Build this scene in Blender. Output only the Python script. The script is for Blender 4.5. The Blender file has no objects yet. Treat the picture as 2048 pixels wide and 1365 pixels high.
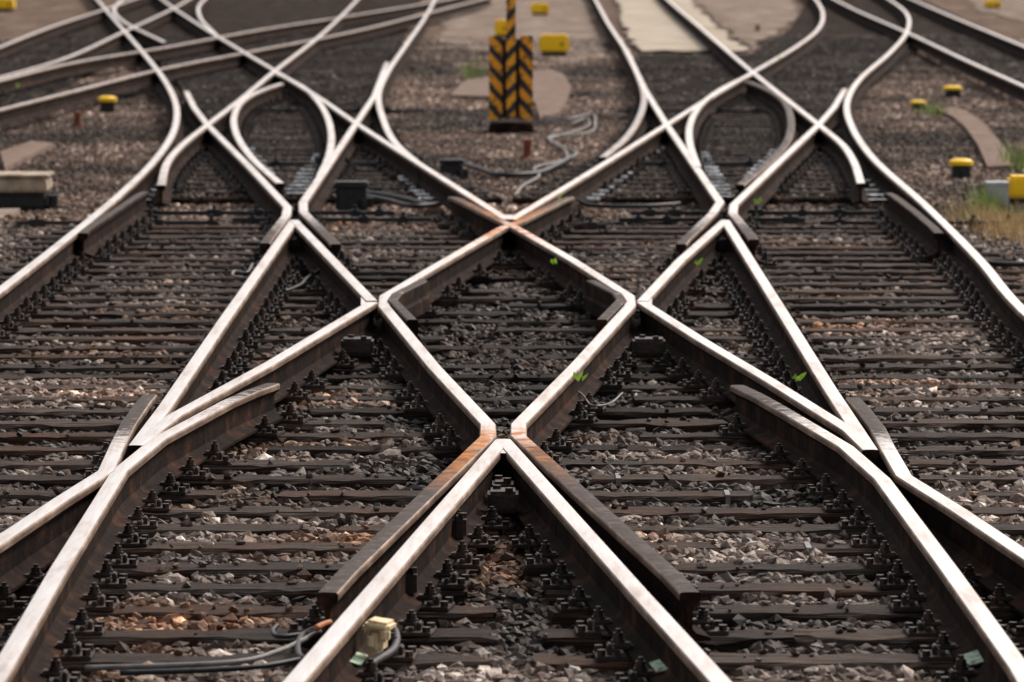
import bpy, bmesh, math, random
import numpy as np
from mathutils import Vector, noise, Matrix
random.seed(7); rng=np.random.default_rng(7)
# surveyed bearings -> real positions on the level track plane (metres, Y along the line)
F=10000.0;H=2.23;p=math.atan(882/F)
def G(x,y,h=H):
    v=(y-682.5)/F
    zc=h/(math.sin(p)+v*math.cos(p))
    return (round((x-1024)/F*zc,3), round(zc*(math.cos(p)-v*math.sin(p)),2))
R={
'E':[(-1032,1365),(0,580),(120,487),(230,397),(305,325),(346,265),(353,215),(332,165),(290,110),(240,52),(195,0),(150,-50)],
'E2':[(2954,1365),(2048,622),(1960,520),(1850,410),(1745,315),(1702,250),(1694,205),(1718,160),(1780,105),(1813,65),(1815,30),(1780,0),(1700,-45)],
'Alow':[(-80,1480),(10,1328),(120,1135),(240,942),(318,878),(455,804),(545,764)],
'Aleg':[(272,893),(330,815),(450,638),(588,442)],
'Bleg':[(272,893),(350,832),(540,728),(744,606)],
'Blow':[(-480,1390),(0,1082),(120,1002),(212,944),(236,890),(256,850),(299,788)],
'G':[(744,604),(670,527),(588,442)],
'kneeL':[(1140,392),(1040,442),(1003,456),(880,527),(770,592),(768,612),(870,735),(976,848),(976,872),(926,920),(858,985),(655,1180)],
'kneeR':[(905,392),(1000,440),(1033,456),(1150,523),(1258,592),(1260,612),(1150,733),(1037,848),(1037,872),(1085,915),(1148,972),(1380,1180)],
'C':[(1006,880),(900,1003),(740,1188),(590,1362),(510,1450)],
'D':[(1006,880),(1120,1008),(1280,1188),(1438,1362),(1515,1450)],
'G2':[(1284,604),(1360,522),(1450,442)],
'A2leg':[(1450,442),(1560,618),(1660,780),(1741,903)],
'D2leg':[(1284,606),(1400,680),(1540,763),(1700,863),(1741,903)],
'A2low':[(2120,1480),(2040,1335),(1900,1140),(1765,958),(1692,893),(1560,815),(1475,767)],
'B2low':[(2480,1390),(2048,1108),(1920,1022),(1808,952),(1775,895),(1755,855),(1706,792)],
'Hl':[(372,182),(388,215),(415,250),(500,335),(575,415),(572,432),(530,485)],
'Au':[(672,487),(607,425),(606,405),(650,340),(712,247),(748,193),(774,125)],
'Ju':[(300,-20),(345,15),(430,70),(550,142),(640,197),(712,247),(860,342),(1014,440)],
'Iu':[(322,372),(335,325),(365,290),(415,250),(480,200),(550,142),(640,72),(705,10),(740,-30)],
'slipL1':[(560,368),(505,318),(474,272),(468,235),(485,203),(520,183),(562,168)],
'slipL2':[(552,146),(608,175),(645,215),(662,262),(658,310),(640,352)],
'Pu':[(840,330),(790,285),(765,235),(757,190),(775,145),(812,90),(850,35),(880,-20)],
'Ku':[(1022,440),(1180,345),(1332,250),(1420,195),(1505,145),(1590,95),(1635,60),(1646,30),(1632,0),(1600,-30)],
'Lu':[(1362,487),(1425,427),(1440,405),(1385,325),(1332,248),(1290,180),(1255,105),(1215,45),(1175,-30)],
'Mu':[(1508,478),(1465,427),(1468,410),(1550,332),(1637,250),(1668,215),(1690,178)],
'Nu':[(1290,-50),(1330,-5),(1400,55),(1505,145),(1570,197),(1637,250),(1685,290),(1708,325),(1722,368)],
'slipR1':[(1395,335),(1380,290),(1380,250),(1400,212),(1440,180),(1500,150)],
'slipR2':[(1480,370),(1535,325),(1572,285),(1582,240),(1565,198),(1530,176),(1494,162)],
'Pr':[(1205,315),(1250,277),(1278,235),(1288,195),(1275,150),(1250,100)],
'FR1':[(1600,-40),(1700,15),(1820,68),(1930,120),(2060,178)],
'FR2':[(1780,-20),(1900,32),(2060,98)],
'FL1':[(-20,102),(100,55),(200,22),(300,-12)],
'FL2':[(-20,166),(150,125),(330,95),(520,60),(700,32),(880,2),(960,-15)],
'FL3':[(-20,225),(150,182),(330,137),(520,100),(700,65),(850,28),(980,-5)],
'FL4':[(-20,160),(120,120),(250,62),(350,15),(400,-15)],
'FL5':[(255,-10),(228,20),(250,45),(330,85)],
'FL6':[(420,-10),(398,12),(402,38),(432,70)],
'ckL':[(165,468),(230,425),(290,385)],
'ckR':[(1778,388),(1830,427),(1878,468)],
'kkL':[(845,566),(793,592),(785,604),(825,645)],
'kkR':[(1182,566),(1234,592),(1243,604),(1203,645)],
}
BEDL=[G(*q,2.45) for q in [(280,400),(345,300),(365,180),(290,95),(-60,260),(-60,110),(200,30),(330,-40),(700,-40),(860,-40),(790,110),(745,190),(780,270),(880,345),(1005,400)]]
BEDR=[G(*q,2.45) for q in [(1025,400),(1190,320),(1290,200),(1270,112),(1500,112),(1580,60),(1640,-40),(1760,-40),(2110,125),(2110,210),(1850,90),(1705,190),(1680,250),(1740,330),(1790,400)]]
PLAN={k:[G(*q) for q in v] for k,v in R.items()}
CURVED={'E','E2','Ju','Iu','slipL1','slipL2','Pu','Ku','Nu','slipR1','slipR2','Pr','FR1','FR2','FL1','FL2','FL3','FL4','FL5','FL6'}
SH={'Alow':[1,1,1,1,1,.5,.1],'Blow':[1,1,1,1,.6,.2,.1],'kneeL':[.15,.3,1,1,1,1,1,1,.7,.1,-.05,-.05],'kneeR':[.15,.3,1,1,1,1,1,1,.7,.1,-.05,-.05],
'A2low':[1,1,1,1,.9,.3,.1],'B2low':[1,1,1,1,.6,.2,.1],'Hl':[.5,1,1,1,1,.6,.1],'Au':[.1,.6,1,1,1,1,.5],'Lu':[.1,.6,1,1,1,1,1,1,1],'Mu':[.1,.6,1,1,1,1,.5],
'ckL':[.0]*3,'ckR':[.0]*3,'kkL':[.1,.25,.25,.1],'kkR':[.1,.25,.25,.1],'FL3':[.6]*7,'FL2':[.9]*7,'slipL1':[.8]*7,'slipR2':[.3]*7,'Pr':[.5]*6,'Iu':[.5,.7,1,1,1,1,1,1,1]}
OR={'kneeL':[0,.8,.9,0,0,0,0,.1,.9,.8,0,0],'kneeR':[0,.8,.9,0,0,0,0,.1,.9,.5,0,0],'Ju':[0,0,0,0,0,0,.0,.4],'Ku':[.4,0,0,0,0,0,0,0,0,0]}

scene=bpy.context.scene; col=scene.collection
def newmat(name):
    m=bpy.data.materials.new(name); m.use_nodes=True
    nt=m.node_tree; b=nt.nodes['Principled BSDF']; return m,nt,b
def N(nt,t,**k):
    n=nt.nodes.new(t)
    for a,v in k.items():
        if hasattr(n,a): setattr(n,a,v)
        else: n.inputs[a.replace('_',' ')].default_value=v
    return n
def ramp(nt,fac,stops):
    r=nt.nodes.new('ShaderNodeValToRGB'); nt.links.new(fac,r.inputs[0])
    e=r.color_ramp.elements
    while len(e)<len(stops): e.new(.5)
    for i,(pp,c) in enumerate(stops):
        e[i].position=pp; e[i].color=(*c,1) if len(c)==3 else c
    return r.outputs[0]
def noisemat(name,stops,scale=8,detail=6,rough=.8,metal=0,bump=.3,bscale=None,stretch=(1,1,1),dist=.01,rnd=False,spec=.3,rust=None):
    m,nt,b=newmat(name); L=nt.links
    tc=N(nt,'ShaderNodeTexCoord'); mp=N(nt,'ShaderNodeMapping'); mp.inputs['Scale'].default_value=stretch
    L.new(tc.outputs['Object'],mp.inputs[0])
    src=mp.outputs[0]
    oi=N(nt,'ShaderNodeObjectInfo')
    if rnd:
        va=N(nt,'ShaderNodeVectorMath'); va.operation='MULTIPLY_ADD'; L.new(oi.outputs['Random'],va.inputs[0]); va.inputs[1].default_value=(37,53,71); L.new(mp.outputs[0],va.inputs[2]); src=va.outputs[0]
    n=N(nt,'ShaderNodeTexNoise',Scale=scale,Detail=detail,Roughness=.65)
    L.new(src,n.inputs['Vector'])
    c=ramp(nt,n.outputs['Fac'],stops)
    if rnd:
        hsv=N(nt,'ShaderNodeHueSaturation')
        mr=N(nt,'ShaderNodeMapRange'); mr.inputs[3].default_value=.55; mr.inputs[4].default_value=1.6
        L.new(oi.outputs['Random'],mr.inputs[0]); L.new(mr.outputs[0],hsv.inputs['Value']); L.new(c,hsv.inputs['Color']); c=hsv.outputs[0]
    if rust:
        ge=N(nt,'ShaderNodeNewGeometry'); nr=N(nt,'ShaderNodeTexNoise',Scale=1.1,Detail=5.,Roughness=.6); L.new(ge.outputs['Position'],nr.inputs['Vector'])
        mr2=N(nt,'ShaderNodeMapRange'); mr2.inputs[1].default_value=.48; mr2.inputs[2].default_value=.72; mr2.inputs[4].default_value=.75; L.new(nr.outputs['Fac'],mr2.inputs[0])
        mx=N(nt,'ShaderNodeMix'); mx.data_type='RGBA'; L.new(mr2.outputs[0],mx.inputs[0]); L.new(c,mx.inputs[6]); mx.inputs[7].default_value=(*rust,1); c=mx.outputs[2]
        # timbers grow darker towards the middle of the diamond
        om=N(nt,'ShaderNodeMapping'); om.vector_type='TEXTURE'; om.inputs['Location'].default_value=(-.02,26.5,0); om.inputs['Scale'].default_value=(.95,6.0,1000); L.new(ge.outputs['Position'],om.inputs[0])
        ln=N(nt,'ShaderNodeVectorMath'); ln.operation='LENGTH'; L.new(om.outputs[0],ln.inputs[0])
        ov=N(nt,'ShaderNodeMapRange'); ov.inputs[1].default_value=.5; ov.inputs[2].default_value=1.25; ov.inputs[3].default_value=.28; ov.inputs[4].default_value=1; L.new(ln.outputs['Value'],ov.inputs[0])
        oc=N(nt,'ShaderNodeVectorMath'); oc.operation='SCALE'; L.new(c,oc.inputs[0]); L.new(ov.outputs[0],oc.inputs['Scale']); c=oc.outputs[0]
    L.new(c,b.inputs['Base Color'])
    b.inputs['Roughness'].default_value=rough; b.inputs['Metallic'].default_value=metal
    b.inputs['Specular IOR Level'].default_value=spec
    n2=N(nt,'ShaderNodeTexNoise',Scale=bscale or scale*3,Detail=5)
    L.new(src,n2.inputs['Vector'])
    bp=N(nt,'ShaderNodeBump',Strength=bump,Distance=dist); L.new(n2.outputs['Fac'],bp.inputs['Height']); L.new(bp.outputs[0],b.inputs['Normal'])
    return m
def railtop():
    m,nt,b=newmat('rail_running_surface'); L=nt.links
    at=N(nt,'ShaderNodeAttribute'); at.attribute_name='wear'; sp=N(nt,'ShaderNodeSeparateColor'); L.new(at.outputs['Color'],sp.inputs[0])
    tc=N(nt,'ShaderNodeTexCoord'); mp=N(nt,'ShaderNodeMapping'); mp.inputs['Scale'].default_value=(60,3,3); L.new(tc.outputs['Object'],mp.inputs[0])
    n=N(nt,'ShaderNodeTexNoise',Scale=1.0,Detail=6,Roughness=.6); L.new(mp.outputs[0],n.inputs['Vector'])
    n3=N(nt,'ShaderNodeTexNoise',Scale=14.0,Detail=8,Roughness=.7); L.new(tc.outputs['Object'],n3.inputs['Vector'])
    mp4=N(nt,'ShaderNodeMapping'); mp4.inputs['Scale'].default_value=(9,1.3,3); L.new(tc.outputs['Object'],mp4.inputs[0])
    n4=N(nt,'ShaderNodeTexNoise',Scale=1.0,Detail=8,Roughness=.7); L.new(mp4.outputs[0],n4.inputs['Vector'])
    s1=ramp(nt,n.outputs['Fac'],[(.3,(.84,.78,.75)),(.6,(.98,.95,.94))])
    s2=ramp(nt,n4.outputs['Fac'],[(.32,(.62,.51,.45)),(.45,(.92,.86,.83)),(.56,(1,.98,.97))])
    sm=N(nt,'ShaderNodeMix'); sm.data_type='RGBA'; sm.blend_type='MULTIPLY'; sm.inputs[0].default_value=1; L.new(s1,sm.inputs[6]); L.new(s2,sm.inputs[7]); steel=sm.outputs[2]
    dull=ramp(nt,n3.outputs['Fac'],[(.3,(.030,.022,.019)),(.55,(.070,.053,.046)),(.75,(.19,.15,.13))])
    orange=ramp(nt,n3.outputs['Fac'],[(.3,(.30,.085,.012)),(.7,(.62,.24,.05))])
    a=N(nt,'ShaderNodeMath'); a.operation='ADD'; L.new(sp.outputs[0],a.inputs[0])
    s=N(nt,'ShaderNodeMath'); s.operation='SUBTRACT'; L.new(n3.outputs['Fac'],s.inputs[0]); s.inputs[1].default_value=.5
    L.new(s.outputs[0],a.inputs[1])
    mr=N(nt,'ShaderNodeMapRange'); mr.inputs[1].default_value=.3; mr.inputs[2].default_value=.8; L.new(a.outputs[0],mr.inputs[0])
    mx=N(nt,'ShaderNodeMix'); mx.data_type='RGBA'; L.new(mr.outputs[0],mx.inputs[0]); L.new(dull,mx.inputs[6]); L.new(steel,mx.inputs[7])
    o=N(nt,'ShaderNodeMath'); o.operation='MULTIPLY'; o.use_clamp=True
    n5=N(nt,'ShaderNodeTexNoise',Scale=5.0,Detail=8,Roughness=.7); L.new(tc.outputs['Object'],n5.inputs['Vector'])
    o2=N(nt,'ShaderNodeMapRange'); o2.inputs[1].default_value=.42; o2.inputs[2].default_value=.56; L.new(n5.outputs['Fac'],o2.inputs[0])
    oo=N(nt,'ShaderNodeMath'); oo.operation='ADD'; L.new(o2.outputs[0],oo.inputs[0]); oo.inputs[1].default_value=.3
    L.new(oo.outputs[0],o.inputs[0]); L.new(sp.outputs[1],o.inputs[1])
    mx2=N(nt,'ShaderNodeMix'); mx2.data_type='RGBA'; L.new(o.outputs[0],mx2.inputs[0]); L.new(mx.outputs[2],mx2.inputs[6]); L.new(orange,mx2.inputs[7])
    L.new(mx2.outputs[2],b.inputs['Base Color'])
    inv=N(nt,'ShaderNodeMath'); inv.operation='SUBTRACT'; L.new(mr.outputs[0],inv.inputs[0]); L.new(o.outputs[0],inv.inputs[1]); inv.use_clamp=True
    mt=N(nt,'ShaderNodeMapRange'); mt.inputs[3].default_value=.0; mt.inputs[4].default_value=.95; L.new(inv.outputs[0],mt.inputs[0]); L.new(mt.outputs[0],b.inputs['Metallic'])
    ro=N(nt,'ShaderNodeMapRange'); ro.inputs[3].default_value=.75; ro.inputs[4].default_value=.28; L.new(inv.outputs[0],ro.inputs[0]); L.new(ro.outputs[0],b.inputs['Roughness'])
    b.inputs['Specular IOR Level'].default_value=.15
    bp=N(nt,'ShaderNodeBump',Strength=.2,Distance=.003); L.new(n3.outputs['Fac'],bp.inputs['Height']); L.new(bp.outputs[0],b.inputs['Normal'])
    return m
M_top=railtop()
M_side=noisemat('rail_head_side_rust',[(.3,(.075,.042,.030)),(.5,(.18,.115,.080)),(.72,(.40,.29,.22))],scale=9,rough=.5,metal=.2,bump=.25,bscale=40,stretch=(1,.35,1))
M_web=noisemat('rail_web_rust',[(.34,(.006,.004,.0035)),(.52,(.020,.011,.008)),(.74,(.085,.037,.020))],scale=6,detail=10,rough=.85,bump=.6,bscale=40,spec=.05)
M_iron=noisemat('dark_iron',[(.3,(.012,.008,.006)),(.6,(.042,.025,.018)),(.8,(.15,.076,.045))],scale=14,rough=.5,metal=.1,bump=.4,bscale=60,rnd=True,spec=.45)
M_wood=noisemat('tarred_wood',[(.30,(.007,.005,.004)),(.5,(.032,.021,.016)),(.68,(.135,.094,.073))],scale=3,detail=11,rough=.72,bump=1.,bscale=6,stretch=(1.2,28,28),dist=.016,rnd=True,spec=.12,rust=(.085,.034,.015))
M_wood2=noisemat('blackened_wood',[(.28,(.006,.005,.004)),(.5,(.020,.014,.011)),(.70,(.075,.052,.042))],scale=3,detail=10,rough=.75,bump=1.,bscale=6,stretch=(1.2,28,28),dist=.014,rnd=True,spec=.06)
M_black=noisemat('black_rubber',[(.3,(.008,.008,.009)),(.7,(.03,.03,.033))],scale=20,rough=.5,bump=.2)
M_grey=noisemat('grey_sheath',[(.3,(.10,.092,.088)),(.7,(.23,.215,.205))],scale=20,rough=.55,bump=.2)
M_lgrey=noisemat('light_grey_plastic',[(.3,(.35,.37,.38)),(.7,(.55,.57,.58))],scale=10,rough=.5,bump=.1)
M_yellow=noisemat('yellow_paint',[(.25,(.75,.40,.006)),(.36,(1,.60,.006)),(.8,(1,.64,.008))],scale=5,rough=.4,bump=.1)
M_cream=noisemat('cream_plastic',[(.3,(.34,.23,.12)),(.42,(.74,.58,.35)),(.7,(.84,.70,.47))],scale=12,rough=.6,bump=.3)
M_beige=noisemat('stained_beige',[(.3,(.16,.115,.08)),(.5,(.40,.31,.22)),(.7,(.55,.46,.34))],scale=6,detail=8,rough=.7,bump=.3)
M_conc=noisemat('weathered_concrete',[(.3,(.17,.13,.105)),(.55,(.28,.225,.185)),(.8,(.38,.32,.27))],scale=2.5,detail=8,rough=.9,bump=.4,bscale=30,spec=.05)
M_conc2=noisemat('reddish_concrete',[(.3,(.13,.088,.070)),(.55,(.215,.155,.125)),(.8,(.31,.235,.195))],scale=4,detail=8,rough=.9,bump=.4,bscale=30,spec=.05)
M_path=noisemat('sandy_path',[(.3,(.26,.21,.155)),(.5,(.42,.36,.285)),(.7,(.54,.475,.395))],scale=.9,detail=14,rough=.95,bump=.4,bscale=20,spec=.05)
M_far=noisemat('worn_grey_grit',[(.32,(.085,.060,.046)),(.5,(.20,.152,.120)),(.64,(.38,.315,.26))],scale=1.3,detail=15,rough=.95,bump=.6,bscale=30,spec=.03)
M_ground=noisemat('brown_grit',[(.32,(.045,.030,.022)),(.5,(.13,.090,.067)),(.68,(.29,.215,.168))],scale=1.3,detail=15,rough=.95,bump=.8,bscale=40,dist=.02,spec=.03)
M_bed=noisemat('oily_ballast_bed',[(.36,(.007,.005,.004)),(.52,(.025,.018,.014)),(.68,(.12,.084,.066))],scale=3,detail=15,rough=.95,bump=.8,bscale=40,dist=.02,spec=.03)
M_steel=noisemat('worn_steel_painted_glints',[(.46,(.025,.027,.033)),(.56,(.50,.53,.58))],scale=16,rough=.35,metal=.5,bump=.1,rnd=True)  # dark blue-grey steel, thin highlights painted in by the pale ramp stop
M_tag=noisemat('galvanised_strip',[(.3,(.10,.09,.085)),(.6,(.28,.27,.26))],scale=9,rough=.5,metal=.5,bump=.1)
M_leaf=noisemat('lime_leaf',[(.3,(.42,.72,.04)),(.7,(.66,.98,.14))],scale=20,rough=.5,bump=.1)
M_paint=noisemat('pale_green_paint',[(.40,(.12,.11,.08)),(.48,(.42,.58,.38)),(.8,(.62,.80,.58))],scale=22,rough=.6,bump=.2)
M_red=noisemat('red_rust',[(.3,(.12,.035,.018)),(.7,(.30,.10,.05))],scale=12,rough=.8,bump=.3)
M_orange=noisemat('orange_lead',[(.3,(.40,.13,.04)),(.7,(.60,.25,.12))],scale=12,rough=.5,bump=.1)
def stripemat(name,s):
    m,nt,b=newmat(name); L=nt.links
    tc=N(nt,'ShaderNodeTexCoord'); sx=N(nt,'ShaderNodeSeparateXYZ'); L.new(tc.outputs['Object'],sx.inputs[0])
    a=N(nt,'ShaderNodeMath'); a.operation='MULTIPLY_ADD'; L.new(sx.outputs[0],a.inputs[0]); a.inputs[1].default_value=s; L.new(sx.outputs[2],a.inputs[2])
    d=N(nt,'ShaderNodeMath'); d.operation='DIVIDE'; L.new(a.outputs[0],d.inputs[0]); d.inputs[1].default_value=.205
    f=N(nt,'ShaderNodeMath'); f.operation='FRACT'; L.new(d.outputs[0],f.inputs[0])
    n=N(nt,'ShaderNodeTexNoise',Scale=15.,Detail=6.); L.new(tc.outputs['Object'],n.inputs['Vector'])
    fa=N(nt,'ShaderNodeMath'); fa.operation='MULTIPLY_ADD'; L.new(n.outputs['Fac'],fa.inputs[0]); fa.inputs[1].default_value=.35; L.new(f.outputs[0],fa.inputs[2])
    g=N(nt,'ShaderNodeMath'); g.operation='GREATER_THAN'; L.new(fa.outputs[0],g.inputs[0]); g.inputs[1].default_value=.65
    o=ramp(nt,n.outputs['Fac'],[(.38,(.35,.14,.02)),(.48,(1,.42,.012)),(.8,(1,.46,.02))]); k=ramp(nt,n.outputs['Fac'],[(.3,(.01,.01,.01)),(.8,(.06,.05,.045))])
    mx=N(nt,'ShaderNodeMix'); mx.data_type='RGBA'; L.new(g.outputs[0],mx.inputs[0]); L.new(k,mx.inputs[6]); L.new(o,mx.inputs[7]); L.new(mx.outputs[2],b.inputs['Base Color'])
    b.inputs['Roughness'].default_value=.5; return m
M_s2=stripemat('hazard_stripes',-1.1); M_s1=stripemat('hazard_stripes_mirrored',1.1)
def attrmat(name,rough=.85,spec=.2):
    m,nt,b=newmat(name); L=nt.links
    at=N(nt,'ShaderNodeAttribute'); at.attribute_name='tint'
    tc=N(nt,'ShaderNodeTexCoord'); n=N(nt,'ShaderNodeTexNoise',Scale=60.,Detail=4.); L.new(tc.outputs['Object'],n.inputs['Vector'])
    r=ramp(nt,n.outputs['Fac'],[(.3,(.45,.45,.45)),(.7,(1.5,1.45,1.38))])
    mx=N(nt,'ShaderNodeMix'); mx.data_type='RGBA'; mx.blend_type='MULTIPLY'; mx.inputs[0].default_value=1; L.new(at.outputs['Color'],mx.inputs[6]); L.new(r,mx.inputs[7])
    L.new(mx.outputs[2],b.inputs['Base Color']); b.inputs['Roughness'].default_value=rough; b.inputs['Specular IOR Level'].default_value=spec
    return m
M_stone=attrmat('crushed_stone',.65); M_grass=attrmat('grass_blades',.7)

def mkobj(name,me,label=None,cat=None,group=None,kind=None,parent=None):
    o=bpy.data.objects.new(name,me); col.objects.link(o)
    if label: o['label']=label
    if cat: o['category']=cat
    if group: o['group']=group
    if kind: o['kind']=kind
    if parent: o.parent=parent
    return o
def npmesh(name,V,Fc,mats,midx=None,smooth=None):
    me=bpy.data.meshes.new(name); me.from_pydata([tuple(v) for v in V],[],Fc)
    for m in mats: me.materials.append(m)
    if midx is not None: me.polygons.foreach_set('material_index',midx)
    if smooth is not None: me.polygons.foreach_set('use_smooth',smooth)
    me.update(); return me
def catmull(P,n=6):
    P=[np.array(q,float) for q in P]; Q=[2*P[0]-P[1]]+P+[2*P[-1]-P[-2]]; out=[]
    for i in range(1,len(Q)-2):
        a,b,c,d=Q[i-1],Q[i],Q[i+1],Q[i+2]
        ta=0;tb=np.linalg.norm(b-a)**.5;tc=tb+np.linalg.norm(c-b)**.5;td=tc+np.linalg.norm(d-c)**.5
        for k in range(n):
            t=tb+(tc-tb)*k/n
            A1=(tb-t)/(tb-ta)*a+(t-ta)/(tb-ta)*b; A2=(tc-t)/(tc-tb)*b+(t-tb)/(tc-tb)*c; A3=(td-t)/(td-tc)*c+(t-tc)/(td-tc)*d
            B1=(tc-t)/(tc-ta)*A1+(t-ta)/(tc-ta)*A2; B2=(td-t)/(td-tb)*A2+(t-tb)/(td-tb)*A3
            out.append((tc-t)/(tc-tb)*B1+(t-tb)/(tc-tb)*B2)
    out.append(P[-1]); return np.array(out)
ZT=.222
PROF=[(-.030,0),(-.012,.0012),(.012,.0012),(.030,0),(.0340,-.004),(.0355,-.010),(.0350,-.026),(.029,-.036),(.010,-.050),(.0085,-.128),(.022,-.144),(.068,-.157),(.068,-.169),
(-.068,-.169),(-.068,-.157),(-.022,-.144),(-.0085,-.128),(-.010,-.050),(-.029,-.036),(-.0350,-.026),(-.0355,-.010),(-.0340,-.004)]
PM=[0,0,0,1,1,1,2,2,2,2,2,2,2,2,2,2,2,2,2,1,1,1]
CPROF=[(-.024,0),(.024,0),(.030,-.007),(.030,-.085),(.045,-.10),(.045,-.172),(-.045,-.172),(-.045,-.10),(-.030,-.085),(-.030,-.007)]
CM=[0,0,1,2,2,2,2,2,1,0]
def sweep(P,prof,mid,zt,mats,wear=None,org=None,name='rail',drop=(0,0)):
    P=np.array(P,float); n=len(P); m=len(prof)
    T=np.diff(P,axis=0); T/=np.linalg.norm(T,axis=1)[:,None]
    V=[]
    for i in range(n):
        if i==0: t=T[0];s=1
        elif i==n-1: t=T[-1];s=1
        else:
            t=T[i-1]+T[i]; t/=np.linalg.norm(t); s=1/max(.5,float(np.dot(t,T[i])))
        nr=np.array([t[1],-t[0]])
        dz=drop[0] if i==0 else drop[1] if i==n-1 else 0
        for (a,z) in prof:
            q=P[i]+nr*a*s; V.append((q[0],q[1],zt+z-(dz if z>-.1 else 0)))
    Fc=[];mi=[]
    for i in range(n-1):
        for j in range(m):
            k=(j+1)%m
            Fc.append((i*m+j,(i+1)*m+j,(i+1)*m+k,i*m+k)); mi.append(mid[j])
    Fc.append(tuple(range(m))); mi.append(2); Fc.append(tuple((n-1)*m+j for j in reversed(range(m)))); mi.append(2)
    me=npmesh(name,V,Fc,mats,mi)
    if wear is not None:
        a=me.color_attributes.new('wear','FLOAT_COLOR','POINT')
        c=np.zeros((n*m,4),np.float32); c[:,0]=np.repeat(wear,m); c[:,1]=np.repeat(org,m); c[:,3]=1
        a.data.foreach_set('color',c.ravel())
    return me
def bm_box(bm,cx,cy,cz,sx,sy,sz,bev=0,mat=0,rot=None,taper=1):
    r=bmesh.ops.create_cube(bm,size=1); vs=r['verts']
    for v in vs:
        tp=taper if v.co.z>0 else 1
        c=Vector((v.co.x*sx*tp,v.co.y*sy*tp,v.co.z*sz))
        if rot: c=rot@c
        v.co=c+Vector((cx,cy,cz))
    fs=set(f for v in vs for f in v.link_faces)
    for f in fs: f.material_index=mat
    if bev:
        es=list(set(e for v in vs for e in v.link_edges)); bmesh.ops.bevel(bm,geom=es,offset=bev,segments=2,affect='EDGES',material=-1)
def bm_cyl(bm,cx,cy,cz,r,h,seg=12,mat=0,r2=None):
    g=bmesh.ops.create_cone(bm,cap_ends=True,segments=seg,radius1=r,radius2=r2 if r2 is not None else r,depth=h)
    for v in g['verts']: v.co+=Vector((cx,cy,cz))
    for f in set(f for v in g['verts'] for f in v.link_faces): f.material_index=mat
def bm_done(bm,name,mats):
    me=bpy.data.meshes.new(name); bm.to_mesh(me); bm.free()
    for m in mats: me.materials.append(m)
    return me

# ---------------------------------------------------------------- rails
railobjs={}; cl={}
for i,(k,P) in enumerate(PLAN.items()):
    sh=SH.get(k,[1]*len(P)); og=OR.get(k,[0]*len(P))
    if k in CURVED:
        Q=catmull(P,6)
    else:
        Q=[np.array(P[0])]
        for a,b in zip(P[:-1],P[1:]):
            a=np.array(a);b=np.array(b); n=max(1,int(np.linalg.norm(b-a)/.4))
            for s in range(1,n+1): Q.append(a+(b-a)*s/n)
        Q=np.array(Q)
    aq=np.concatenate([[0],np.cumsum(np.linalg.norm(np.diff(Q,axis=0),axis=1))])
    aP=[aq[np.argmin(np.linalg.norm(Q-np.array(q),axis=1))] for q in P]
    w=np.interp(aq,aP,sh); og=np.interp(aq,aP,og)
    chk=k[:2]=='kk'
    dr=[0,0]
    if k in('kneeL','kneeR','Alow','Blow','A2low','B2low','Hl','ckL','ckR'): dr[1]=.009
    if k in('kneeL','kneeR','Au','Lu','Mu','ckL','ckR'): dr[0]=.009
    zt=ZT+(i%7)*.0009+(.010 if k[:2] in('kk','ck') else 0)
    me=sweep(Q,CPROF if chk else PROF,CM if chk else PM,zt,[M_top,M_side if k[:2] not in('kk','ck') else M_web,M_web],w,og,drop=dr)
    if k.startswith('ck'): nm,lb,ct='check_rail','rusty brown check rail bolted beside the outer rail','check rail'
    elif k.startswith('kk'): nm,lb,ct='check_rail','short dull steel check rail bent inside the crossing knee','check rail'
    elif k.startswith('slip'): nm,lb,ct='curved_rail','curved slip rail bowing out between crossing rails','rail'
    elif k.startswith('knee'): nm,lb,ct='wing_rail','polished bent rail with rust orange kink and dull wing','rail'
    elif k in('Alow','Blow','A2low','B2low'): nm,lb,ct='wing_rail','polished rail bending into a dull wing beside the crossing nose','rail'
    elif k in CURVED: nm,lb,ct='curved_rail','worn steel rail with bright top curving over dark sleepers','rail'
    else: nm,lb,ct='rail','straight steel rail with bright worn top and rusty web','rail'
    o=mkobj(nm,me,lb,ct,'rails of the junction'); railobjs[k]=o; cl[k]=Q

def wedge(pts,name,lab,top=ZT-.0012):
    n=len(pts); V=[(x,y,top) for x,y in pts]+[(x,y,.06) for x,y in pts]
    Fc=[tuple(range(n)),tuple(reversed(range(n,2*n)))]+[(i,i+n,(i+1)%n+n,(i+1)%n) for i in range(n)]
    me=npmesh(name,V,Fc,[M_top,M_web],[0,1]+[1]*n)
    a=me.color_attributes.new('wear','FLOAT_COLOR','POINT'); c=np.zeros((2*n,4),np.float32);c[:,0]=1;c[:,3]=1;a.data.foreach_set('color',c.ravel())
    bm=bmesh.new(); bm.from_mesh(me); bmesh.ops.recalc_face_normals(bm,faces=bm.faces); bm.to_mesh(me); bm.free()
    return mkobj(name,me,lab,'crossing nose','crossing noses')
for t,a,b in [((272,893),(343,825),(350,832)),((1741,903),(1670,832),(1662,838)),((1006,880),(985,906),(1030,906)),((588,442),(578,455),(600,455)),((1450,442),(1438,455),(1461,455)),((1018,441),(1000,430),(1036,430)),((744,605),(722,588),(722,617)),((1284,605),(1304,588),(1304,617))]:
    wedge([G(*t),G(*a),G(*b)],'crossing_nose','wedge shaped steel crossing nose joining two rails')
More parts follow.
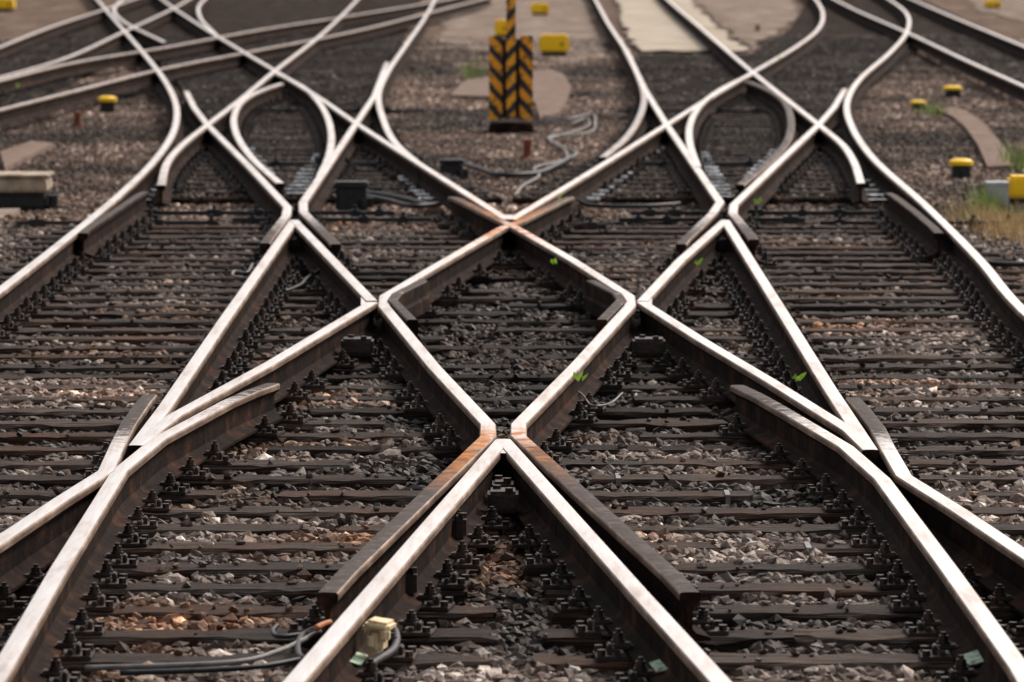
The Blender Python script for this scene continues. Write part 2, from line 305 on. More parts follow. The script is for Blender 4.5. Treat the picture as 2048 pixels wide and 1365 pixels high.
def spacer(px,w,d=.16):
    bm=bmesh.new(); bm_box(bm,0,0,0,w,d,.085,.012); bm_cyl(bm,w*.2,-d*.35,.046,.018,.02,6); bm_cyl(bm,-w*.2,d*.2,.046,.018,.02,6)
    o=mkobj('spacer_block',bm_done(bm,'spacer_block',[M_iron]),'dark iron spacer block bolted between two rails','spacer block','spacer blocks'); x,y=G(*px,2.3); o.location=(x,y,.12)
for px,w in [((1006,965),.085),((1006,985),.12),((920,1035),.05),((820,1145),.05),((1120,1035),.05),((1220,1130),.05),((400,860),.05),((1620,865),.05),((232,900),.05),((1775,905),.05),((715,680),.17),((1298,680),.17),((592,480),.1),((1450,480),.1),((815,600),.05),((1215,600),.05)]:
    spacer(px,w)

# ---------------------------------------------------------------- sleepers
def poly_intervals(poly,y):
    xs=[]
    for (x1,y1),(x2,y2) in zip(poly,poly[1:]+poly[:1]):
        if (y1-y)*(y2-y)<0: xs.append(x1+(y-y1)/(y2-y1)*(x2-x1))
    xs.sort(); return [(xs[i],xs[i+1]) for i in range(0,len(xs)-1,2)]
SLP=[]
SP=.56; y=13.6; row=0
jit=lambda a:random.uniform(-a,a)
while y<38.2:
    if y<20.2:
        c1=-.10+jit(.07); m=row%4
        left=[(-3.5+jit(.1),c1)] if m!=2 else [(-3.5+jit(.1),-.75+jit(.1)),(-.60+jit(.1),c1)]
        right=[(.10+jit(.07),3.5+jit(.1))] if m!=1 else [(.12+jit(.05),.8+jit(.2)),(1.0+jit(.1),3.5)]
        L=left+right
    elif y<34.5:
        m=row%3
        if m==0: L=[(-3.4+jit(.1),-1.3+jit(.15)),(-1.0+jit(.1),1.0+jit(.1)),(1.3+jit(.1),3.35+jit(.1))]
        elif m==1: L=[(-3.4+jit(.1),-.15+jit(.3)),(.45+jit(.15),3.35+jit(.1))]
        else: L=[(-3.4+jit(.1),-.6+jit(.2)),(-.1+jit(.2),3.35+jit(.1))]
    else: L=[(-3.4+jit(.1),-.2+jit(.2)),(.1+jit(.1),3.35+jit(.1))]
    for a,b in L: SLP.append((a,b,y+jit(.02),random.uniform(.19,.23)))
    y+=SP; row+=1
y=38.7
while y<98:
    for poly in (BEDL,BEDR):
        for a,b in poly_intervals(poly,y):
            if b-a>.7: SLP.append((a+.05,b-.05,y,.24))
    y+=.7
SLP=SLP[:298]
ST=.037
for (a,b,yy,w) in SLP:
    L=b-a; n=max(3,int(L/.06)) if yy<40 else 4
    V=[];sec=[(-w/2,-.12),(-w/2,-.014),(-w/2+.010,0),(-w*.2,0),(0,0),(w*.2,0),(w/2-.010,0),(w/2,-.014),(w/2,-.12)]
    m=len(sec); sd=random.random()*100
    for i in range(n+1):
        x=-L/2+L*i/n; e=(1 if i in(0,n) else 0)
        for j,(u,z) in enumerate(sec):
            nz=noise.noise(Vector((x*8+sd,u*14,j)))*.015
            V.append((x+e*noise.noise(Vector((sd,u*20,z*9)))*.04,u+(nz if j in(0,1,2,6,7,8) else 0),z+(min(0,nz)*(1.3 if j in(1,2,6,7) else .6) if z>-.1 else 0)))
    Fc=[(i*m+j,i*m+j+1,(i+1)*m+j+1,(i+1)*m+j) for i in range(n) for j in range(m-1)]
    Fc+= [tuple(reversed(range(m))),tuple(n*m+j for j in range(m))]
    dk=yy>38 or (a>-1.3 and b<1.3 and yy>21)
    me=npmesh('sleeper',V,Fc,[M_wood2 if dk else M_wood])
    bm=bmesh.new(); bm.from_mesh(me); bmesh.ops.recalc_face_normals(bm,faces=bm.faces); bm.to_mesh(me); bm.free()
    o=mkobj('sleeper',me,'dark tarred timber sleeper bedded in crushed stone','sleeper','timber sleepers under the junction'); o.location=((a+b)/2,yy,ST); o.rotation_euler[2]=jit(.004)
    if yy<22 and random.random()<.3:
        s=-1 if a>-.3 else 1; xx=s*(L/2-.10)
        bm=bmesh.new(); bm_box(bm,xx,-.01,.0035,.02,w*.86,.004); bm_box(bm,xx,-w/2-.008,-.028,.02,.004,.066)
        mkobj('steel_band',bm_done(bm,'steel_band',[M_tag]),parent=o)

# ---------------------------------------------------------------- rail fasteners
def fastener():
    bm=bmesh.new()
    bm_box(bm,.105,0,.007,.12,.15,.014,.003)
    bm_box(bm,.096,0,.021,.018,.12,.016,.003)
    bm_box(bm,.076,0,.035,.062,.060,.016,.006)
    bm_box(bm,.118,0,.026,.016,.060,.030,.004)
    bm_cyl(bm,.090,0,.046,.023,.007,12); bm_cyl(bm,.090,0,.053,.018,.006,12)
    bm_cyl(bm,.090,0,.062,.017,.012,6)
    bm_cyl(bm,.090,0,.073,.009,.010,8)
    bm_cyl(bm,.148,.050,.022,.015,.016,6); bm_cyl(bm,.148,-.050,.022,.015,.016,6)
    return bm_done(bm,'rail_fastener',[M_iron])
FM=fastener()
def dist_to(Q,pt):
    a=Q[:-1];b=Q[1:];d=b-a; t=np.clip(((pt-a)*d).sum(1)/(d*d).sum(1),0,1); return np.min(np.linalg.norm(a+d*t[:,None]-pt,axis=1))
for k,Q in cl.items():
    if k.startswith('kk'): continue
    cnt=0
    for (a,b,yy,w) in SLP:
        if yy>62 or cnt>96: continue
        for i in range(len(Q)-1):
            y1,y2=Q[i][1],Q[i+1][1]
            if (y1-yy)*(y2-yy)<=0 and y1!=y2:
                t=(yy-y1)/(y2-y1); x=Q[i][0]+t*(Q[i+1][0]-Q[i][0])
                if not(a+.05<x<b-.05): continue
                if abs(x)>.1024*1.10*yy+.3: continue
                dx=Q[i+1]-Q[i]; dx=dx/np.linalg.norm(dx)
                if dx[1]<0: dx=-dx
                for s in (-1,1):
                    nr=np.array([dx[1],-dx[0]])*s
                    pt=np.array([x,yy])+nr*.10
                    if any(dist_to(q2,pt)<.115 for k2,q2 in cl.items() if k2!=k and abs(q2[:,0]-pt[0]).min()<3): continue
                    o=bpy.data.objects.new('rail_fastener',FM); col.objects.link(o); o.parent=railobjs[k]
                    o.location=(x,yy,ST-.001); o.rotation_euler=(0,0,math.atan2(nr[1],nr[0])+jit(.06)); o.scale=(1,1,random.uniform(1.0,1.25)); cnt+=1

# ---------------------------------------------------------------- stones
ico=bmesh.new(); bmesh.ops.create_icosphere(ico,subdivisions=1,radius=1)
IV=np.array([v.co[:] for v in ico.verts]); IF=np.array([[v.index for v in f.verts] for f in ico.faces]); ico.free()
def fb(x,y,s,seed):
    return np.array([noise.noise(Vector((a*s+seed,b*s,seed)))+.5*noise.noise(Vector((a*s*2.3+seed,b*s*2.3,seed+4))) for a,b in zip(x,y)])
def stones(name,X,Y,R,col_,zoff,label):
    n=len(X)
    V=IV[None]*(rng.uniform(.60,1.32,(n,12,1)))
    V=V*np.stack([rng.uniform(.8,1.4,n),rng.uniform(.65,1.1,n),rng.uniform(.5,.95,n)],1)[:,None,:]
    th=rng.uniform(0,6.28,n); ph=rng.uniform(-.9,.9,n)
    c,s=np.cos(ph)[:,None],np.sin(ph)[:,None]; y_=V[:,:,1]*c-V[:,:,2]*s; z_=V[:,:,1]*s+V[:,:,2]*c; V=np.stack([V[:,:,0],y_,z_],2)
    c,s=np.cos(th)[:,None],np.sin(th)[:,None]; x_=V[:,:,0]*c-V[:,:,1]*s; y_=V[:,:,0]*s+V[:,:,1]*c; V=np.stack([x_,y_,V[:,:,2]],2)
    V=V*R[:,None,None]; V[:,:,0]+=X[:,None]; V[:,:,1]+=Y[:,None]; V[:,:,2]+=zoff[:,None]
    Fa=(IF[None]+(np.arange(n)*12)[:,None,None]).reshape(-1,3)
    me=bpy.data.meshes.new(name); me.vertices.add(n*12); me.vertices.foreach_set('co',V.reshape(-1).astype(np.float32))
    me.loops.add(len(Fa)*3); me.loops.foreach_set('vertex_index',Fa.reshape(-1).astype(np.int32))
    me.polygons.add(len(Fa)); me.polygons.foreach_set('loop_start',(np.arange(len(Fa))*3).astype(np.int32)); me.polygons.foreach_set('loop_total',np.full(len(Fa),3,np.int32))
    me.polygons.foreach_set('use_smooth',np.zeros(len(Fa),bool))
    me.update(calc_edges=True)
    a=me.color_attributes.new('tint','FLOAT_COLOR','POINT'); C=np.ones((n,12,4),np.float32); C[:,:,:3]=col_[:,None,:]; a.data.foreach_set('color',C.ravel())
    me.materials.append(M_stone); return mkobj(name,me,label,'ballast',kind='stuff')
def onsleeper(X,Y,mar=0):
    m=np.zeros(len(X),bool)
    for a,b,yy,w in SLP: m|=(X>a-mar)&(X<b+mar)&(abs(Y-yy)<w/2+mar)
    return m
def palette(n,mul):
    base=np.array([(.15,.113,.093),(.085,.062,.051),(.20,.163,.142),(.12,.082,.064),(.07,.052,.043),(.42,.37,.33),(.13,.098,.080),(.10,.073,.060)])
    c=base[rng.choice(8,n,p=[.17,.16,.13,.13,.14,.09,.09,.09])]*rng.uniform(.5,1.35,(n,1)); return c*mul[:,None]
def inpoly(X,Y,poly):
    m=np.zeros(len(X),bool)
    for (x1,y1),(x2,y2) in zip(poly,poly[1:]+poly[:1]):
        c=((y1>Y)!=(y2>Y))&(X<(x2-x1)*(Y-y1)/((y2-y1) if y2!=y1 else 1e-9)+x1); m^=c
    return m
def scatter(y0,y1,dens,fac=.115,pad=.7):
    n=int(dens*(y1-y0)*((y0+y1)/2*fac*2+2*pad)); Y=rng.uniform(y0,y1,n); X=rng.uniform(-1,1,n)*(y1*fac+pad); k=abs(X)<Y*fac+pad; return X[k],Y[k]
def near_rail(X,Y):
    d=np.full(len(X),9.)
    for k,Q in cl.items():
        o=np.argsort(Q[:,1]); ys=Q[o,1]; xs=Q[o,0]
        d=np.where((Y>ys[0])&(Y<ys[-1]),np.minimum(d,abs(X-np.interp(Y,ys,xs))),d)
    return d
for (y0,y1,d,r0,r1) in [(13.4,19,1700,.014,.037),(19,27,1200,.016,.037),(27,38.3,700,.018,.036)]:
    X,Y=scatter(y0,y1,d)
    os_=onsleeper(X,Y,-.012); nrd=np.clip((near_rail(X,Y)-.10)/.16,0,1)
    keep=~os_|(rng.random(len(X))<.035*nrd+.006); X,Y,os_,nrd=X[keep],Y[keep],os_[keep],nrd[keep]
    n=len(X); R_=rng.uniform(r0,r1,n)*np.where(os_,.55,1)
    nz=fb(X,Y,.55,3.1); mul=np.clip(.85+2.0*nz,.25,1.9)
    dark=np.exp(-((X/.85)**2+((Y-26.5)/5.5)**2)); mul*=1-.90*dark
    side=np.clip((abs(X)-3.1)/.4,0,1); mul=mul*(1-side)+1.2*side
    mul*=np.where(Y>31,np.where(abs(X)<3.1,.65,1),1)
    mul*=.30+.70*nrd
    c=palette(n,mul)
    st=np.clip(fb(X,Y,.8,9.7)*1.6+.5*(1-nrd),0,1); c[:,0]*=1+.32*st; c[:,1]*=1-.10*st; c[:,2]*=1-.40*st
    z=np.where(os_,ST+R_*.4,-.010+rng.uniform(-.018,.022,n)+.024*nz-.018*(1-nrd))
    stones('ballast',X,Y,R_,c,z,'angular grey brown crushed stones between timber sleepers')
X,Y=scatter(38.3,60,300,.115,.8); X2,Y2=scatter(60,90,150,.112,.5); X=np.concatenate([X,X2]);Y=np.concatenate([Y,Y2])
ib=inpoly(X,Y,BEDL)|inpoly(X,Y,BEDR); on=onsleeper(X,Y)
PATH=[G(*q,2.45) for q in [(1228,-20),(1250,60),(1280,104),(1495,104),(1425,50),(1360,-20)]]
k=~on&~inpoly(X,Y,PATH); X,Y,ib=X[k],Y[k],ib[k]; n=len(X)
mul=np.where(ib,.45,1.05+.6*np.clip((Y-50)/40,0,1))*np.clip(1+1.8*fb(X,Y,.5,5.5),.25,1.9); c=palette(n,mul); c*=np.array([1.03,.93,.86])
stones('gravel',X,Y,rng.uniform(.010,.024,n)*(1+(Y>60)*.3),c,np.where(ib,.018,-.036),'loose brown grit and stones beside the tracks')

# ---------------------------------------------------------------- ground sheets
def rough_edge(pts,amp,step=.6):
    out=[]
    for (x1,y1),(x2,y2) in zip(pts,pts[1:]+pts[:1]):
        n=max(1,int(math.hypot(x2-x1,(y2-y1)*.3)/step*2))
        for i in range(n):
            t=i/n; out.append((x1+(x2-x1)*t+random.uniform(-amp,amp),y1+(y2-y1)*t+random.uniform(-amp,amp)*4))
    return out
def sheet(name,pts,z,mat,label):
    me=npmesh(name,[(x,y,z) for x,y in pts],[tuple(range(len(pts)))],[mat])
    bm=bmesh.new(); bm.from_mesh(me)
    for f in bm.faces:
        f.normal_update()
        if f.normal.z<0: f.normal_flip()
    bmesh.ops.triangulate(bm,faces=bm.faces); bm.to_mesh(me); bm.free()
    return mkobj(name,me,label,name.replace('_',' '),kind='structure')
def slab(name,pts,z0,z1,mat,lab,cat,kind=None):
    n=len(pts); V=[(x,y,z1) for x,y in pts]+[(x,y,z0) for x,y in pts]
    me=npmesh(name,V,[tuple(range(n))]+[(i,i+n,(i+1)%n+n,(i+1)%n) for i in range(n)]+[tuple(reversed(range(n,2*n)))],[mat])
    bm=bmesh.new(); bm.from_mesh(me); bmesh.ops.recalc_face_normals(bm,faces=bm.faces); bmesh.ops.triangulate(bm,faces=[f for f in bm.faces if len(f.verts)>4]); bm.to_mesh(me); bm.free()
    return mkobj(name,me,lab,cat,kind=kind)
sheet('ground',[(-900,-100),(900,-100),(900,1500),(-900,1500)],-.046,M_ground,'brown gritty railway yard ground')
sheet('track_bed',[(-3.5,5),(3.5,5),(3.4,38.4),(-3.4,38.4)],-.042,M_bed,'dark oily ballast bed under the junction')
slab('track_bed',BEDL,-.06,.008,M_bed,'dark oily ballast bed under converging rails','track bed','structure')
slab('track_bed',BEDR,-.06,.012,M_bed,'dark oily ballast bed under converging rails','track bed','structure')
sheet('path',rough_edge(PATH,.10),.020,M_path,'pale sandy service path between tracks')
sheet('gravel_path',rough_edge([G(*q,2.45) for q in [(1370,-30),(1430,40),(1500,92),(1560,60),(1600,30),(1570,-30)]],.12),-.020,M_far,'grey gravelly ground beside the sandy path')
sheet('gravel_path',rough_edge([G(*q,2.45) for q in [(880,75),(960,100),(1130,120),(1215,110),(1190,40),(1160,-30),(900,-30)]],.14),-.026,M_far,'greyish worn ground between distant tracks')
sheet('gravel_path',rough_edge([G(*q,2.45) for q in [(1900,-30),(2120,-30),(2120,60),(1960,20)]],.14),-.026,M_far,'greyish worn ground beyond the outer tracks')
slab('walkway',rough_edge([G(*q,2.45) for q in [(900,192),(930,163),(1010,150),(1100,140),(1132,152),(1142,180),(1118,228),(1080,236),(1070,205),(1030,196)]],.012),-.05,.012,M_conc2,'worn concrete walkway slab around the signal','walkway','structure')
def duct(pts,lab,mat):
    P=[G(*q,2.45) for q in pts]; slab('cable_duct_cover',P,-.05,.012,mat,lab,'duct cover')
duct([(1876,221),(1900,215),(1930,222),(1965,245),(2000,285),(2035,332),(1975,335),(1955,290),(1930,255),(1905,234)],'reddish curved concrete duct cover lying on gravel',M_conc2)
duct([(0,305),(62,284),(108,288),(10,338)],'weathered concrete duct cover half buried in gravel',M_conc2)
duct([(-40,421),(40,419),(-10,458)],'pale concrete duct cover beside the point machine',M_conc)

# ---------------------------------------------------------------- trackside things
def place(o,px,rz=0):
    x,y=G(*px,2.45); o.location=(x,y,-.04); o.rotation_euler[2]=rz
bm=bmesh.new(); bm_box(bm,0,0,.05,.48,.5,.13,.02)
post=mkobj('hazard_post',bm_done(bm,'hazard_post',[M_web]),'black and orange striped warning post on rusty base','post'); place(post,(1022,258))
for s,mt in ((-1,M_s1),(1,M_s1)):
    bm=bmesh.new(); bm_box(bm,s*.165,0,.59,.14,.04,.90,.004); mkobj('striped_board',bm_done(bm,'striped_board',[mt]),parent=post)
bm=bmesh.new(); bm_box(bm,0,-.09,.97,.10,.08,1.6,.004); mkobj('striped_upright',bm_done(bm,'striped_upright',[M_s2]),parent=post)
bm=bmesh.new(); bm_box(bm,0,.05,.58,.2,.05,.84,.004); bm_box(bm,0,0,.25,.32,.03,.05); bm_box(bm,0,0,.90,.32,.03,.05); mkobj('backing_frame',bm_done(bm,'backing_frame',[M_black]),parent=post)
def ybox(px,w,h,d,lab):
    bm=bmesh.new(); bm_box(bm,0,0,h*.1,w*.8,d*.8,h*.3,.01); o=mkobj('trackside_box',bm_done(bm,'b',[M_black]),lab,'box','yellow trackside boxes')
    bm=bmesh.new(); bm_box(bm,0,0,h*.6,w,d,h*.75,.025,taper=.9); mkobj('cover',bm_done(bm,'c',[M_yellow]),parent=o)
    bm=bmesh.new(); bm_cyl(bm,w*.25,-d*.5,h*.55,.02,.05,8); mkobj('latch',bm_done(bm,'c',[M_iron]),parent=o)
    place(o,px)
ybox((1108,108),.50,.36,.4,'bright yellow equipment box on pale ground')
ybox((1002,74),.24,.36,.3,'small yellow equipment box behind the striped post')
ybox((1080,28),.42,.28,.4,'yellow equipment box on brown ground')
ybox((2045,398),.27,.24,.3,'yellow equipment box beside dry grass')
ybox((1985,14),.4,.2,.4,'yellow box beyond the outer tracks')
ybox((8,20),.5,.3,.4,'yellow box beside distant curved track')
def marker(px,w,h,lab):
    bm=bmesh.new(); bm_box(bm,0,0,h*.35,w*.8,w*.7,h*.7,.012,taper=.85); bm_cyl(bm,0,-w*.36,h*.35,w*.12,.03,10)
    o=mkobj('trackside_marker',bm_done(bm,'b',[M_black]),lab,'marker','yellow topped markers')
    bm=bmesh.new(); bm_cyl(bm,0,0,h*.78,w*.52,h*.2,16); bm_cyl(bm,0,0,h*.93,w*.52,h*.12,16,r2=w*.3); mkobj('cap',bm_done(bm,'c',[M_yellow]),parent=o); place(o,px)
marker((1922,348),.215,.18,'low dark marker with domed yellow cap on gravel')
marker((215,219),.22,.2,'low dark marker with yellow cap beside curved rail')
marker((1836,214),.2,.12,'flat yellow capped marker on gravel')
marker((1905,190),.25,.16,'grey and yellow marker near outer rail')
def stub(px,h,lab):
    bm=bmesh.new(); bm_cyl(bm,0,0,h/2,.04,h,12); bm_cyl(bm,0,0,h,.048,.03,12); bm_box(bm,0,0,.02,.13,.13,.03,.004); o=mkobj('stub_post',bm_done(bm,'b',[M_red]),lab,'post','rusty stub posts'); place(o,px)
stub((155,247),.15,'short rusty red stub post in gravel'); stub((1055,309),.17,'short rusty red stub post between tracks'); stub((1515,60),.12,'small orange stub post on sandy path')
bm=bmesh.new(); bm_box(bm,0,0,.09,.17,.2,.18,.01); bm_box(bm,0,0,.185,.19,.22,.03,.006); bm_box(bm,.02,-.105,.07,.05,.02,.06,.003)
o=mkobj('junction_box',bm_done(bm,'b',[M_lgrey]),'small light grey junction box beside yellow box','junction box'); place(o,(1994,402))
def jbox(px,w,h,lab):
    bm=bmesh.new(); bm_box(bm,0,0,h*.4,w,w*.8,h*.8,.02,taper=.9); bm_box(bm,0,0,h*.85,w*1.05,w*.85,h*.2,.012); bm_cyl(bm,w*.35,-w*.42,h*.3,.03,.06,10); bm_box(bm,w*.55,0,h*.3,.06,.08,.08,.006)
    o=mkobj('junction_box',bm_done(bm,'b',[M_black]),lab,'junction box'); place(o,px)
jbox((703,414),.26,.26,'black junction box with cables beside crossing rails'); jbox((903,350),.22,.19,'black junction box with thick cable on gravel')
bm=bmesh.new(); bm_box(bm,0,0,.06,.9,.5,.13,.03); bm_cyl(bm,.47,-.1,.05,.05,.12,12)
o=mkobj('point_machine',bm_done(bm,'b',[M_black]),'point machine with stained cream cover beside track','point machine')
bm=bmesh.new(); bm_box(bm,-.02,0,.20,.94,.54,.12,.02,taper=.97)
for q in (-.38,-.2,-.02,.16,.34): bm_box(bm,q,-.272,.19,.02,.012,.1,.002)
bm_box(bm,-.02,0,.272,.96,.56,.02,.004); mkobj('cover',bm_done(bm,'c',[M_beige]),parent=o)
x,y=G(100,412,2.45); o.location=(x-.47,y+.25,-.03)
def rod(x0,x1,y,z,r,lab,mat):
    bm=bmesh.new(); bm_box(bm,(x0+x1)/2,y,z,x1-x0,r*2,r*1.4,.004)
    q=x0+.15
    while q<x1: bm_box(bm,q,y,z,random.uniform(.05,.12),r*3.4,r*2.6,.006); bm_cyl(bm,q,y,z+r*2,.016,.03,6); q+=random.uniform(.18,.5)
    mkobj('switch_rod',bm_done(bm,'r',[mat]),lab,'switch rod','switch rods')
for a,b,yy,z in [(-3.7,-2.2,37.3,.05),(-2.1,-.6,37.5,.06),(-.55,.7,37.0,.05),(.8,2.2,37.5,.06),(2.3,3.9,37.3,.05),(-2.9,-.9,38.0,.08),(.9,2.9,38.0,.08),(-2.3,-.9,45.5,.06),(1.0,2.3,45.5,.06),(-3.2,-1.0,57,.06),(1.2,3.4,57,.06)]:
    rod(a,b,yy,z,.022,'dark iron switch rod with bolted clamps across the track',M_iron if yy<37.4 else M_black)
bm=bmesh.new(); bm_box(bm,0,0,.010,.20,.09,.020,.003); SC=bm_done(bm,'slide_chair',[M_steel])
for (x0,y0),(x1,y1) in [((592,385),(648,308)),((765,302),(862,395)),((1305,295),(1172,395)),((1445,392),(1396,305)),((282,398),(318,360)),((1756,398),(1726,360)),((528,345),(478,288)),((1512,352),(1560,300))]:
    n=max(4,int(abs(y1-y0)/6.5))
    for i in range(n):
        t=i/(n-1); X_,Y_=G(x0+(x1-x0)*t,y0+(y1-y0)*t,2.38); o=bpy.data.objects.new('slide_chair',SC); col.objects.link(o); o.location=(X_+jit(.02),Y_,ST+.012); o.rotation_euler=(.04+jit(.04),0,jit(.1))
        o['label']='worn steel slide chair beside switch blade'; o['category']='slide chair'; o['group']='slide chairs under the switch blades'
def cable(pts,r,mat,lab,h=2.38):
    P=[np.array((*G(*q,h),2.45-h)) for q in pts]
    Q=catmull(P,8); n=len(Q); V=[];m=8
    for i in range(n):
        t=Q[min(i+1,n-1)]-Q[max(i-1,0)]; t=t/np.linalg.norm(t); up=np.array((0,0,1.)); s=np.cross(t,up); s/=np.linalg.norm(s)+1e-9; u=np.cross(s,t)
        for j in range(m):
            a=j*2*math.pi/m; V.append(Q[i]+(s*math.cos(a)+u*math.sin(a))*r)
    Fc=[(i*m+j,i*m+(j+1)%m,(i+1)*m+(j+1)%m,(i+1)*m+j) for i in range(n-1) for j in range(m)]+[tuple(reversed(range(m))),tuple((n-1)*m+j for j in range(m))]
    me=npmesh('cable',V,Fc,[mat],None,[True]*len(Fc)); mkobj('cable',me,lab,'cable','cables')
cable([(1088,232),(1130,238),(1180,228),(1190,245),(1165,268),(1105,272),(1118,290),(1152,308),(1110,325),(1070,335),(1078,352),(1045,372),(1028,395)],.014,M_grey,'pale grey cable snaking over gravel',2.44)
cable([(1095,240),(1140,246),(1170,236),(1178,250),(1150,262),(1100,278),(1130,300),(1135,318)],.012,M_grey,'pale grey cable snaking over gravel',2.44)
cable([(922,326),(960,338),(1010,350),(1060,348),(1110,332),(1140,315)],.024,M_black,'thick black cable from junction box',2.43)
cable([(735,392),(780,402),(830,412),(880,408)],.02,M_black,'thick black cable from junction box')
cable([(738,385),(800,395),(860,410)],.02,M_black,'thick black cable from junction box')
cable([(1150,400),(1200,412),(1290,412),(1360,408)],.018,M_black,'black cable lying by switch rod')
cable([(1960,520),(2000,528),(2060,528)],.018,M_black,'black cable beside the outer rail')
cable([(170,1335),(350,1330),(480,1322),(560,1300),(605,1280),(640,1262)],.009,M_grey,'grey cable running along the sleepers',2.36)
cable([(240,1345),(400,1340),(520,1332),(600,1318)],.009,M_black,'black cable running along the sleepers',2.36)
cable([(632,1255),(605,1270),(596,1300),(606,1316),(640,1322)],.010,M_black,'looped black cable beside the rail',2.36)
cable([(555,1250),(545,1262),(560,1272),(640,1262)],.008,M_black,'thin looped cable beside the rail',2.36)
cable([(632,1256),(648,1248),(660,1244)],.011,M_orange,'short orange lead clamped to the rail',2.33)
cable([(778,1248),(792,1268),(785,1300),(750,1322),(735,1335)],.014,M_black,'black cable leaving the rail connector',2.36)
cable([(505,528),(490,545),(472,542),(468,552),(490,556)],.009,M_grey,'pale looped wire by the rail',2.36)
cable([(640,540),(615,555),(600,570),(570,582)],.009,M_black,'thin black wire by the rail',2.36)
cable([(1140,770),(1165,790),(1190,812),(1215,808),(1245,786)],.005,M_grey,'thin pale wire by the rail',2.36)
bm=bmesh.new(); bm_box(bm,0,0,.04,.06,.09,.08,.016,taper=.8); bm_box(bm,.004,0,.088,.082,.10,.030,.010); bm_box(bm,.034,-.04,.065,.030,.035,.045,.010); bm_box(bm,-.034,-.03,.075,.022,.03,.03,.008); bm_cyl(bm,-.01,-.05,.040,.013,.03,8)
bmesh.ops.rotate(bm,verts=bm.verts,cent=(0,0,0),matrix=Matrix.Rotation(.12,3,'Y'))
o=mkobj('cable_connector',bm_done(bm,'b',[M_cream]),'cream cable connector clamped beside the rail','connector'); x,y=G(752,1290,2.33); o.location=(x,y,.10); o.rotation_euler[2]=-.25
for px,h in [((710,1316),2.36),((1325,1330),2.36),((1948,1317),2.36)]:
    bm=bmesh.new(); bm_box(bm,0,0,0,.062,.20,.004,.001); o=mkobj('paint_mark',bm_done(bm,'p',[M_paint]),'pale green paint mark on rail foot','paint mark'); x,y=G(*px,h); o.location=(x,y,2.452-h); o.rotation_euler=(0,(.3 if px[0]<1000 else -.3),(-.09 if px[0]<1000 else .09))
for px in [(1110,524),(1397,526),(1160,756),(1597,756),(1515,404),(1118,396),(35,172),(1560,118)]:
    bm=bmesh.new()
    for q in range(4):
        a=random.uniform(0,6.28); L_=random.uniform(.04,.065); d=Vector((math.cos(a)*.5,math.sin(a)*.3,.9)); s=Vector((1,.3*math.sin(a),0))*.010
        b0=Vector((random.uniform(-.012,.012),0,-.02)); v=[bm.verts.new(b0),bm.verts.new(b0+d*L_*.5+s),bm.verts.new(b0+d*L_+Vector((.008,0,-.004))),bm.verts.new(b0+d*L_*.5-s)]; bm.faces.new(v)
    o=mkobj('green_leaf',bm_done(bm,'l',[M_leaf]),'small lime green leaf sprout beside the rail','leaf','green sprouts'); x,y=G(*px,2.23); o.location=(x,y,.225)
V=[];Fc=[];C=[]
for cx,cy,n,sx,sy,kd,hh in [(2000,455,1100,.35,1.8,0,.13),(1975,415,160,.08,.6,1,.20),(2035,330,120,.1,.8,1,.26),(1865,222,120,.15,1.,1,.14),(945,150,60,.15,1.5,1,.3),(2030,470,900,.2,1.2,0,.14),(2010,440,200,.3,1.2,1,.14),(20,450,40,.2,1,0,.06),(2000,140,60,.5,2,1,.12)]:
    gx,gy=G(cx,cy,2.45)
    for i in range(n):
        x=gx+rng.normal()*sx*.6; y=gy+rng.normal()*sy*.6; h=hh*rng.uniform(.4,1.1); a=rng.uniform(0,6.28); le=rng.uniform(.1,.9)*h; w=.006
        b=len(V); V+=[(x-w*math.cos(a+1.57),y-w*math.sin(a+1.57),-.04),(x+w*math.cos(a+1.57),y+w*math.sin(a+1.57),-.04),(x+math.cos(a)*le,y+math.sin(a)*le,h)]; Fc.append((b,b+1,b+2))
        c=(np.array([.62,.46,.25]) if kd==0 else np.array([.24,.34,.08]))*rng.uniform(.6,1.3); C+=[(*c,1)]*3
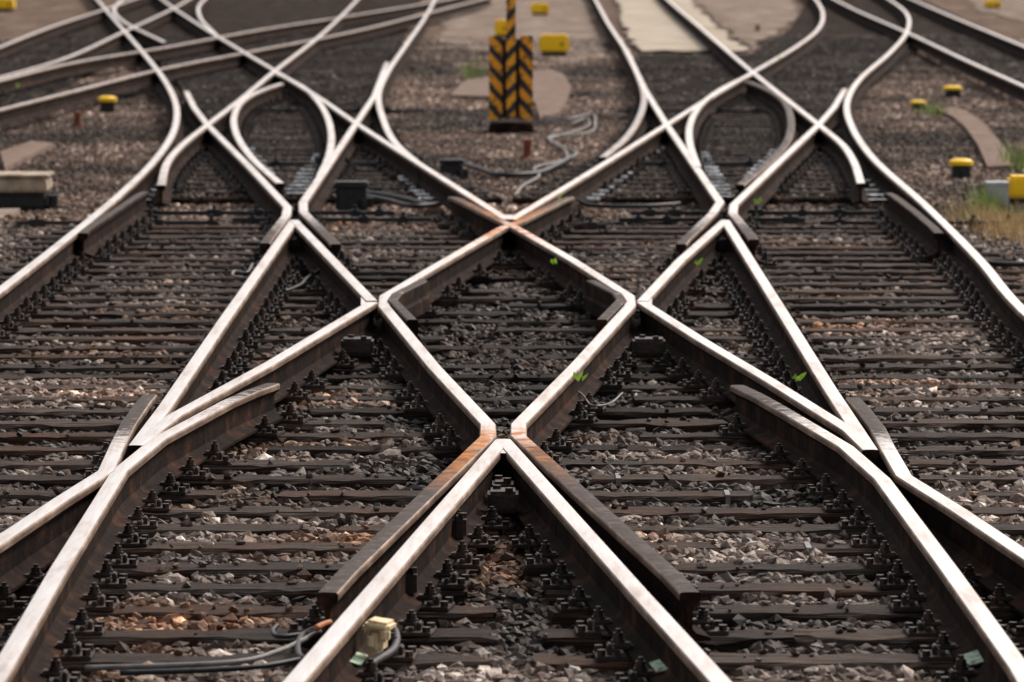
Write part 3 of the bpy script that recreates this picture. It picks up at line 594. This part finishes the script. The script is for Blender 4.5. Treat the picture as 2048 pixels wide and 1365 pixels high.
me=npmesh('grass',V,Fc,[M_grass]); a=me.color_attributes.new('tint','FLOAT_COLOR','POINT'); a.data.foreach_set('color',np.array(C,np.float32).ravel()); mkobj('grass',me,'dry yellow and green grass tufts in gravel','grass',kind='stuff')

# ---------------------------------------------------------------- light, camera
EL,AZ=44,40
w=bpy.data.worlds.new('World'); scene.world=w; w.use_nodes=True; nt=w.node_tree
sky=nt.nodes.new('ShaderNodeTexSky'); sky.sky_type='NISHITA'; sky.sun_disc=False; sky.sun_elevation=math.radians(EL); sky.sun_rotation=math.radians(AZ); sky.air_density=1.2; sky.dust_density=5.0; sky.ozone_density=1
hs=nt.nodes.new('ShaderNodeHueSaturation'); hs.inputs['Saturation'].default_value=.40
tn=nt.nodes.new('ShaderNodeMix'); tn.data_type='RGBA'; tn.blend_type='MULTIPLY'; tn.inputs[0].default_value=1; tn.inputs[7].default_value=(1.0,.96,.935,1)
nt.links.new(sky.outputs[0],hs.inputs['Color']); nt.links.new(hs.outputs[0],tn.inputs[6]); nt.links.new(tn.outputs[2],nt.nodes['Background'].inputs[0]); nt.nodes['Background'].inputs[1].default_value=.17
sl=bpy.data.lights.new('sun','SUN'); sl.energy=2.3; sl.angle=math.radians(10); sl.color=(1,.94,.87); so=bpy.data.objects.new('sun',sl); col.objects.link(so)
e,z=math.radians(EL),math.radians(AZ)
d=Vector((math.sin(z)*math.cos(e),math.cos(z)*math.cos(e),math.sin(e)))
so.rotation_euler=(-d).to_track_quat('-Z','Y').to_euler(); so.location=(0,30,30)
cd=bpy.data.cameras.new('camera'); cam=bpy.data.objects.new('camera',cd); col.objects.link(cam); scene.camera=cam
cd.sensor_width=36; cd.lens=36*F/2048; cd.clip_end=3000; cd.clip_start=.5
cam.location=(0,0,2.452); cam.rotation_euler=(math.pi/2-p,0,0)
cd.dof.use_dof=True; cd.dof.focus_distance=20.5; cd.dof.aperture_fstop=6
scene.view_settings.view_transform='Standard'; scene.view_settings.look='None'; scene.view_settings.exposure=0
